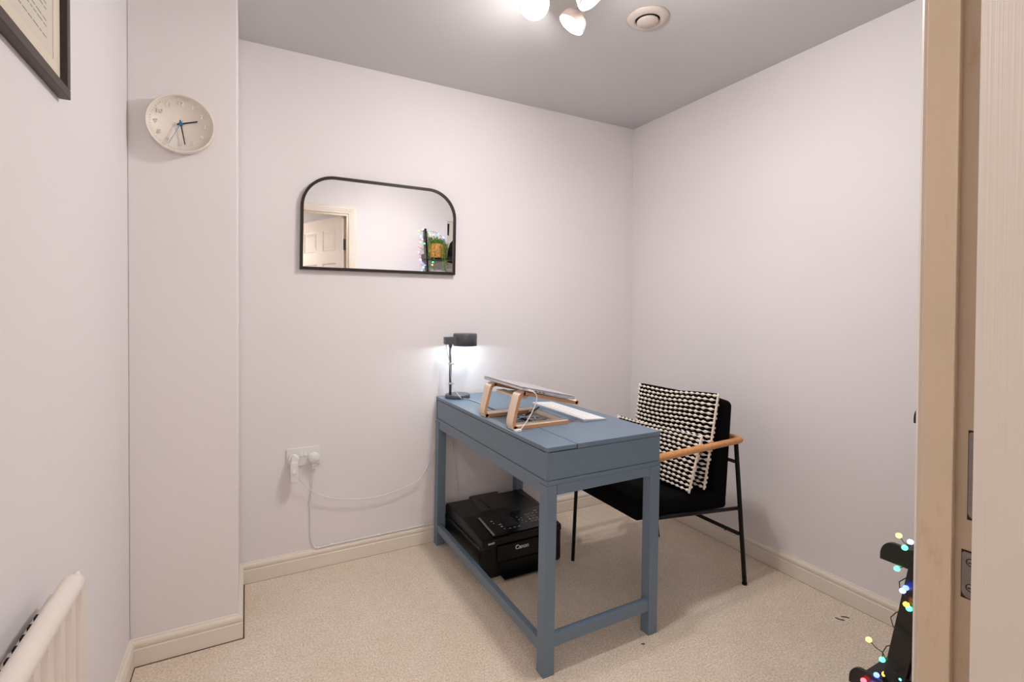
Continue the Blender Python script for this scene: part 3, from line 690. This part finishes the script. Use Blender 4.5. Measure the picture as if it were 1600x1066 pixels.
for (yy, sc) in ends: rings.append([t.verts.new((XL+.054+(u-XL-.054)*sc, yy, RZ1-.02+(v-RZ1+.02)*sc)) for u, v in cap])
for A, B in zip(rings, rings[1:]):
    for k in range(len(cap)): f_ = t.faces.new((A[k], A[(k+1)%len(cap)], B[(k+1)%len(cap)], B[k])); f_.smooth = True
t.faces.new(rings[0][::-1]); t.faces.new(rings[-1]); bmesh.ops.recalc_face_normals(t, faces=t.faces); b._merge(t); b.build('top_cap', M_rad, ra)
g = MB(); y = -1.35
while y > RY0+.05: g.box(XL+.030,XL+.0362,y-.012,y,RZ1-.024,RZ1-.012,bev=.0004); y -= .030
g.build('grille_slots', M_dark, ra)
MB().box(XL+.020,XL+.043,RY0+.03,RY1-.02,RZ0+.02,RZ1-.030).build('rear_panel', M_rad, ra)
MB().tube([(XL+.054,RY1-.004,RZ1-.014),(XL+.054,RY1+.012,RZ1-.012)], .006, 12).build('air_valve', M_rad, ra)
for yy in (RY0+.17, RY1-.17): MB().box(XL+.001,XL+.0195,yy-.02,yy+.02,.3,.65).build('wall_bracket', M_rad, ra)

# ------------------------------------------------------------------ double socket, plugs, cables
so = thing('double_socket', 'white double wall socket left of the desk', 'socket', (-1.99,0,.493))
MB().box(-2.063,-1.917,-.0095,-.0005,.493,.577,bev=.002).build('face_plate', M_white, so)
b = MB()
for x in (-2.004,-1.989): b.hexa([(x,-.0095,.539),(x+.012,-.0095,.539),(x+.012,-.0095,.561),(x,-.0095,.561),(x,-.0145,.539),(x+.012,-.0145,.539),(x+.012,-.0105,.561),(x,-.0105,.561)])
b.build('switch', M_white, so)
MB().lathe([(0,0),(.0025,0),(.0025,.0012),(0,.0014)], (-2.053,-.0095,.541), (0,-1,0), 12).build('screw_cover', M_screwdark, so)
up = thing('usb_charger', 'white plug with long charging block in the left socket', 'plug', (-2.03,-.02,.43))
MB().lathe([(0,0),(.024,0),(.0255,.003),(.0245,.018),(.019,.024),(0,.025)], (-2.034,-.010,.527), (0,-1,0), 32).build('plug_body', M_white, up)
MB().box(-2.050,-2.017,-.062,-.028,.433,.527,bev=.004).prism([(-2.050,.51),(-2.017,.51),(-2.024,.548),(-2.034,.556),(-2.044,.548)], lambda u,v,h:(u,h,v), -.052, -.03, bev=.002).build('charging_block', M_white, up)
MB().box(-2.042,-2.030,-.066,-.060,.475,.497,bev=.002).build('usb_connector', M_whitekey, up)
rp = thing('round_plug', 'white round-shouldered mains plug in the right socket', 'plug', (-1.947,-.03,.48))
MB().lathe([(0,0),(.024,0),(.026,.003),(.0255,.02),(.021,.027),(0,.028)], (-1.947,-.010,.528), (0,-1,0), 32).build('plug_body', M_white, rp)
cg = MB()
for i in range(5): cg.box(-1.9585+i*.001,-1.9355-i*.001,-.033,-.014,.502-i*.0065,.5065-i*.0065,bev=.001)
cg.tube([(-1.947,-.024,.503),(-1.946,-.022,.470)], .0045, 10); cg.build('cord_grip', M_white, rp)
c1 = smooth_path([(-2.030,-.064,.478),(-2.022,-.055,.458),(-1.993,-.035,.416),(-1.952,-.03,.371),(-1.892,-.03,.336),(-1.818,-.03,.312),(-1.729,-.03,.298),(-1.65,-.03,.296),(-1.583,-.03,.304),(-1.478,-.03,.330),(-1.428,-.03,.365),(-1.372,-.018,.452),(-1.335,-.012,.55),(-1.32,-.012,.64)])
tag(MB().tube(c1, .0021, 8).build('charging_cable', M_white), 'thin white cable sagging along the wall from socket to desk', 'cable')
c2 = smooth_path([(-1.946,-.022,.475),(-1.953,-.012,.385),(-1.963,-.008,.31),(-1.960,-.007,.258),(-1.959,-.006,.149),(-1.948,-.006,.110),(-1.929,-.010,.0955),(-1.865,-.010,.0955),(-1.789,-.010,.0955),(-1.712,-.010,.0955),(-1.642,-.010,.096),(-1.55,-.010,.0955),(-1.41,-.010,.0965),(-1.354,-.010,.0965),(-1.28,-.010,.0965),(-1.23,-.015,.11)])
tag(MB().tube(c2, .0032, 8).build('mains_cable', M_white), 'white mains cable dropping from the right plug and running along the skirting', 'cable')
c3 = smooth_path([(-1.252,-.012,.64),(-1.252,-.012,.547),(-1.252,-.012,.474),(-1.238,-.012,.399),(-1.234,-.012,.333),(-1.222,-.012,.25),(-1.220,-.014,.205),(-1.220,-.018,.13),(-1.225,-.018,.11)])
tag(MB().tube(c3, .0026, 8).build('printer_cable', M_white), 'white cable hanging down the wall behind the printer', 'cable')
c4 = smooth_path([(-1.315,-.012,.60),(-1.322,-.012,.55),(-1.330,-.012,.50),(-1.330,-.012,.40),(-1.320,-.012,.20),(-1.318,-.014,.12)])
for i, (x, z, lab) in enumerate([(-1.929,.0955,'leftmost small white cable clip on the skirting, under the plugs'),(-1.865,.0955,'small white cable clip on the skirting, second from the left'),(-1.642,.096,'white cable clip midway along the skirting between socket and desk'),(-1.41,.0965,'white cable clip on the skirting beside the desk leg')]):
    tag(MB().box(x-.003,x+.003,-.0145,-.0005,z-.004,z+.004,bev=.001).ball((x,-.013,z+.003),.0028).build('cable_clip', M_whitekey), lab, 'cable clip', 'white cable clips along the skirting')

# ------------------------------------------------------------------ ceiling spot light and vent
sp = thing('ceiling_spotlight', 'beige three-headed ceiling spotlight, all heads lit', 'ceiling light', (-1.235,-1.10,H))
MB().lathe([(0,0),(.075,0),(.075,.018),(.070,.022),(0,.022)], (-1.235,-1.14,H-.0005), (0,0,-1), 48).build('ceiling_plate', M_head, sp)
SX, SY, SZ = -1.235, -1.14, H-.022
MB().tube([(SX,SY,SZ),(SX,SY,SZ-.05)], .014, 16).ball((SX,SY,SZ-.055), .022).build('stem', M_head, sp)
def head(c, nrm, r=.052, W=10):
    c = Vector(c); nrm = Vector(nrm).normalized()
    h = MB().lathe([(0,-.030),(r*.80,-.030),(r*.90,-.026),(r,-.006),(r,.004),(r*.94,.004),(r*.94,.0),(0,0)], c, nrm, 48)
    j = c - nrm*.030; h.tube([j, j - nrm*.03], .018, 16)
    h.tube([j - nrm*.03, Vector((SX,SY,SZ-.055))], .012, 14)
    ho = h.build('lamp_head', M_head, sp)
    MB().lathe([(0,.0045),(r*.80,.0040),(r*.93,.001),(r*.93,-.001),(0,-.001)], c, nrm, 40).build('glowing_lens', M_glow, ho)
    light('spotlight_lamp', 'POINT', c + nrm*.018, W[0], (1.0, .965, .94), .012)
    light('spotlight_beam', 'AREA', c + nrm*.007, W[1], (1.0, .965, .94), .085, nrm)
def frompix(dr, du, df): return cr*dr + cu*du + cf*df   # builds a direction
cB, cA, cC = (-1.160,-.960,2.285), (-1.357,-1.020,2.27), (-1.225,-1.16,2.25)
vB = (CAMP - Vector(cB)).normalized(); vA = (CAMP - Vector(cA)).normalized()
def tilt(v, a, b_, k):
    r_ = (cr - v*cr.dot(v)).normalized(); u_ = v.cross(r_).normalized()
    if u_.dot(cu) < 0: u_ = -u_
    return v*k + (r_*a + u_*b_).normalized()*math.sqrt(1-k*k)
nB = tilt(vB, -.56, -.83, .42)
nA = vA*.97 + Vector((.1,.1,-.1))
nC = tilt(vB, .60, -.80, .45)
head(cB, nB, .052, (HEAD_W[1], BEAM_W[1])); head(cA, nA, .0515, (HEAD_W[0], BEAM_W[0])); head(cC, nC, .045, (HEAD_W[2], BEAM_W[2]))
VX, VY = -.803, -.976
ve = thing('ceiling_vent', 'round white extract vent set in the ceiling', 'vent', (VX, VY, H))
MB().lathe([(.046,.0),(.083,.0),(.083,.003),(.072,.010),(.056,.014),(.050,.012),(.047,.004)], (VX,VY,H-.0005), (0,0,-1), 56).build('outer_ring', M_head, ve)
MB().lathe([(0,.012),(.040,.012),(.042,.013),(.042,.018),(.039,.022),(0,.024)], (VX,VY,H), (0,0,-1), 48).build('centre_disc', M_head, ve)
MB().lathe([(0,.001),(.050,.001),(.050,.003),(0,.003)], (VX,VY,H), (0,0,-1), 40).build('dark_gap', M_dark, ve)

# unseen pendant added in the hallway behind the viewpoint, hung low as fill
hx, hy = -2.35, -3.2
hlp = thing('hall_fill_pendant', 'unseen opal pendant added in the hallway as fill light for the room', 'ceiling light', (hx,hy,H))
MB().lathe([(0,0),(.05,0),(.05,.02),(0,.02)], (hx,hy,H-.0005), (0,0,-1), 40).build('ceiling_rose', M_white, hlp)
MB().tube([(hx,hy,H-.02),(hx,hy,1.98)], .003, 8).build('cord', M_white, hlp)
MB().lathe([(.09,0),(.09,.10),(.088,.10),(.088,.0)], (hx,hy,1.87), (0,0,1), 40).build('opal_shade', M_glow, hlp)
light('hall_fill_light', 'POINT', (hx,hy,1.80), HALL_FILL_W, (1.0, .92, .84), .06)

# ------------------------------------------------------------------ ladder shelf with fairy lights, front right corner
LXa, LXb = -.735, -.20
ld = thing('ladder_shelf', 'black leaning ladder shelf in the right corner beside the doorway', 'shelf', ((LXa+LXb)/2,-1.95,0))
def pf_y(z): return -1.762 - .170*z     # front edge of the post
for x in (LXa+.003, LXb-.025):
    b = MB(); z0, z1 = 0.0, 1.985
    b.hexa([(x,pf_y(z0)-.05,z0),(x+.022,pf_y(z0)-.05,z0),(x+.022,pf_y(z0),z0),(x,pf_y(z0),z0),(x,pf_y(z1)-.045,z1),(x+.022,pf_y(z1)-.045,z1),(x+.022,pf_y(z1),z1),(x,pf_y(z1),z1)], bev=.002)
    b.build('upright', M_ladder, ld)
TR = [(.193,-1.728),(.571,-1.800),(.946,-1.870),(1.318,-1.940),(1.690,-2.010)]
for (z, yf) in TR:
    yb_ = YF+.008
    tr_ = MB().box(LXa+.026, LXb-.026, yb_, yf-.01, z, z+.014, bev=.001).box(LXa+.026, LXb-.026, yb_, yb_+.012, z, z+.05, bev=.001)
    to = tr_.build('shelf_tray', M_ladder, ld)
    for x in (LXa-.008, LXb-.004):
        arc_ = [(yf-.030+.030*math.cos(a)*1.0, z+.012+.040*math.sin(a)) for a in [PI/2*k/8 for k in range(9)]]
        poly = [(yb_, z), (yf, z)] + arc_ + [(yb_, z+.052)]
        MB().prism(poly, lambda u,v,h:(h,u,v), x, x+.012, bev=.0012).build('tray_side', M_ladder, to)
# plant
bx_, by_, bz_ = -.618, -2.055, 1.704
pl = thing('trailing_plant', 'green trailing plant in a woven basket pot on the ladder shelf', 'plant', (bx_,by_,bz_))
pot = MB()
for i in range(14):
    z = bz_+.006+i*.0092; r = .070+.012*math.sin(i/13*PI*.8)
    pot.tube([(bx_+(r+.002*math.sin(k*1.2+i*PI))*math.cos(k*2*PI/36), by_+(r+.002*math.sin(k*1.2+i*PI))*math.sin(k*2*PI/36), z) for k in range(36)], .0062, 6, closed=True)
pot.lathe([(0,bz_+.001),(.066,bz_+.001),(.072,bz_+.06),(.068,bz_+.128),(.062,bz_+.128),(.062,bz_+.11)], (bx_,by_,0), seg=30)
pot.build('basket_pot', M_basket, pl)
MB().lathe([(0,bz_+.118),(.062,bz_+.114)], (bx_,by_,0), seg=24).build('soil', M_soil, pl)
def leafq(b, c, d, l, wd, nrm):
    d = d.normalized(); sdir = d.cross(nrm).normalized(); 
    vs = [c, c+d*l*.5+sdir*wd+nrm*.002, c+d*l, c+d*l*.5-sdir*wd+nrm*.002]
    f = b.bm.faces.new([b.bm.verts.new(v) for v in vs])
rnd = random.Random(11); lv = MB(); stx = MB()
for s in range(64):
    a = rnd.uniform(0, 2*PI); top = s < 34
    r0 = rnd.uniform(.01,.06); p = Vector((bx_+r0*math.cos(a), by_+r0*math.sin(a), bz_+.118)); pts = [p]
    front = (a % (2*PI)); L = rnd.uniform(.04,.085) if top else rnd.uniform(.10,.30 if math.sin(a) > -.1 else .16)
    for k in range(10):
        q = pts[-1].copy(); f = k/9
        if top: q += Vector((math.cos(a)*.004, math.sin(a)*.004, L/9*(1-f*.5)))
        else:
            if k < 3: q += Vector((math.cos(a)*(.095-r0)/3, math.sin(a)*(.095-r0)/3, .010-.007*k))
            else: q += Vector((rnd.uniform(-.004,.004), rnd.uniform(-.003,.003), -L/7))
        if q.y < YF+.02: q.y = YF+.02
        pts.append(q)
    stx.tube(pts, .0012, 4)
    for q in pts[1:]:
        for _ in range(3):
            d = Vector((rnd.uniform(-1,1), rnd.uniform(-1,1), rnd.uniform(-.6,.8)))
            leafq(lv, q, d, rnd.uniform(.014,.024), rnd.uniform(.004,.007), Vector((rnd.uniform(-.4,.4), rnd.uniform(-.4,.4), 1)).normalized())
lv.build('foliage', M_leaf, pl); stx.build('stems', M_leaf, pl)
tag(MB().box(-.690,-.672+.01,-2.10,-2.055,1.7045,1.75,bev=.006).lathe([(0,0),(.013,0),(.013,.002),(0,.003)],(-.671,-2.055,1.728),(0,1,0),20).build('alarm_clock', M_black), 'small black cube clock beside the basket pot', 'alarm clock')
for i, (x0, x1, lab) in enumerate([(-.690,-.575,'left black storage box with brass label holder on the second ladder shelf'),(-.568,-.455,'right black storage box with brass label holder on the second ladder shelf')]):
    bxo = thing('storage_box', lab, 'box', ((x0+x1)/2,-2.06,1.332), 'black storage boxes on the ladder shelf')
    MB().box(x0,x1,-2.13,-1.99,1.3325,1.545,bev=.003).build('box_body', M_black, bxo)
    MB().box(x0-.002,x1+.002,-2.132,-1.988,1.546,1.572,bev=.003).build('lid', M_black, bxo)
    MB().box((x0+x1)/2-.02,(x0+x1)/2+.02,-1.989,-1.987,1.47,1.49,bev=.0005).build('label_holder', M_gold, bxo)
# wall print above
ps = thing('framed_print', 'white framed black and white figure print on the wall behind the ladder shelf', 'picture', (-.35,YF,1.70))
qx0, qx1, qz0, qz1 = -.500, -.15, 1.60, 2.10
bf = MB(); x0, x1 = qx0, qx1
for (a, c_, z0, z1) in ((x0,x1,qz0,qz0+.018),(x0,x1,qz1-.018,qz1),(x0,x0+.018,qz0+.018,qz1-.018),(x1-.018,x1,qz0+.018,qz1-.018)): bf.box(a,c_,YF+.001,YF+.02,z0,z1,bev=.001)
bf.build('frame', M_white, ps)
pg = MB().box(qx0+.017,qx1-.017,YF+.003,YF+.008,qz0+.017,qz1-.017).build('print_sheet', M_paper, ps)
fg = MB(); F = lambda u,v,h:(u,h,v)
fg.prism([(-.478,1.95),(-.462,1.94),(-.456,2.06),(-.478,2.06)], F, YF+.008, YF+.009)
fg.prism([(-.478,1.68),(-.36,1.66),(-.35,1.78),(-.30,1.84),(-.27,1.95),(-.32,1.99),(-.37,1.95),(-.45,1.87),(-.478,1.78)], F, YF+.008, YF+.009)
fg.lathe([(0,0),(.036,0),(.036,.001),(0,.001)], (-.30,YF+.008,1.965), (0,1,0), 24)
fg.build('figure_silhouette', M_black, pg)
# fairy lights
sl = thing('string_lights', 'multicoloured fairy lights wound round the black ladder shelf', 'fairy lights', (LXa,-1.9,.2))
CO = {'y':(255,190,70),'b':(70,90,255),'w':(150,170,255),'g':(60,225,150),'o':(255,150,40),'r':(255,60,70),'c':(70,205,215),'v':(175,110,255)}
low = [('y',-.748,-1.845,.651),('w',-.745,-1.869,.644),('g',-.750,-1.859,.626),('g',-.748,-1.842,.564),('w',-.748,-1.855,.513),('b',-.746,-1.861,.523),('o',-.747,-1.863,.482),('g',-.746,-1.869,.474),
 ('y',-.760,-1.785,.349),('g',-.735,-1.806,.300),('o',-.720,-1.824,.280),('o',-.725,-1.808,.258),('r',-.722,-1.836,.278),('b',-.735,-1.793,.250),('r',-.750,-1.769,.224),('c',-.725,-1.846,.272),('v',-.750,-1.785,.222)]
up_ = [('w',-.756,-2.06,1.97),('y',-.799,-2.06,1.953),('c',-.800,-2.06,1.92),('g',-.701,-2.055,1.944),('o',-.688,-2.055,1.924),('v',-.654,-2.06,1.927),('g',-.604,-2.06,1.934),('r',-.587,-2.06,1.90),('b',-.567,-2.06,1.892),('w',-.554,-2.06,1.906),('b',-.551,-2.06,1.884),('v',-.574,-2.06,1.872),
 ('w',-.765,-2.06,1.874),('y',-.783,-2.06,1.849),('g',-.745,-2.05,1.834),('r',-.800,-2.06,1.798),('v',-.799,-2.06,1.752),('r',-.786,-2.06,1.703),('b',-.773,-2.06,1.658),('b',-.744,-2.04,1.630),('w',-.757,-2.05,1.611),('g',-.771,-2.05,1.58),('o',-.690,-1.99,1.633),('g',-.685,-1.985,1.658)]
mid_ = []
rnd = random.Random(5); zz = 1.50; cols = 'bgryvow'
while zz > .70:
    mid_.append((rnd.choice(cols), LXa-.02+rnd.uniform(-.02,.01), pf_y(zz)-.02+rnd.uniform(-.03,.0), zz)); zz -= .085
wire = MB()
# main wire helix around the left upright then along the low shelf
hp = []
for k in range(150):
    f = k/149; z = 1.93 - f*1.68; a = f*2*PI*17
    hp.append((LXa+.014+.026*math.cos(a), pf_y(z)-.022+.036*math.sin(a), z))
hp += [(-.70,-1.80,.23),(-.68,-1.77,.222),(-.65,-1.79,.216),(-.60,-1.77,.205),(-.5,-1.80,.2),(-.4,-1.77,.2)]
up2 = [(LXa+.014,-2.06,1.95),(-.66,-2.055,1.955),(-.62,-2.06,1.945),(-.58,-2.06,1.92),(-.56,-2.06,1.895),(-.575,-2.06,1.87)]
wire.tube(hp, .0013, 5); wire.tube(up2, .0013, 5)
allb = low + up_ + mid_
HPV = [Vector(p) for p in hp + up2]
for (c_, x, y, z) in allb:
    p = Vector((x,y,z)); q = min(HPV, key=lambda v: (v-p).length)
    if (q-p).length < .15: wire.tube([q, (q+p)/2+Vector((0,0,-.004)), p], .0011, 5)
wire.build('wire', M_wire, sl)
for k, (c_, x, y, z) in enumerate(allb):
    M_ = mat('fairy_bulb_'+{'y':'yellow','b':'blue','w':'pale_blue','g':'green','o':'orange','r':'red','c':'cyan','v':'violet'}[c_], CO[c_], rough=.3, emit=7)
    MB().ball((x,y,z), .0068, sc=(1.25,1.0,.9)).build('bulb', M_, sl)
for (c_, x, y, z) in ((('b'),-.725,-1.84,.50),(('g'),-.735,-1.82,.58),(('o'),-.73,-1.83,.45),(('g'),-.70,-1.77,.30),(('b'),-.79,-2.03,1.90),(('b'),-.79,-2.03,1.68)):
    light('fairy_glow', 'POINT', (x,y,z), .012, tuple(v/255 for v in CO[c_]), .01)
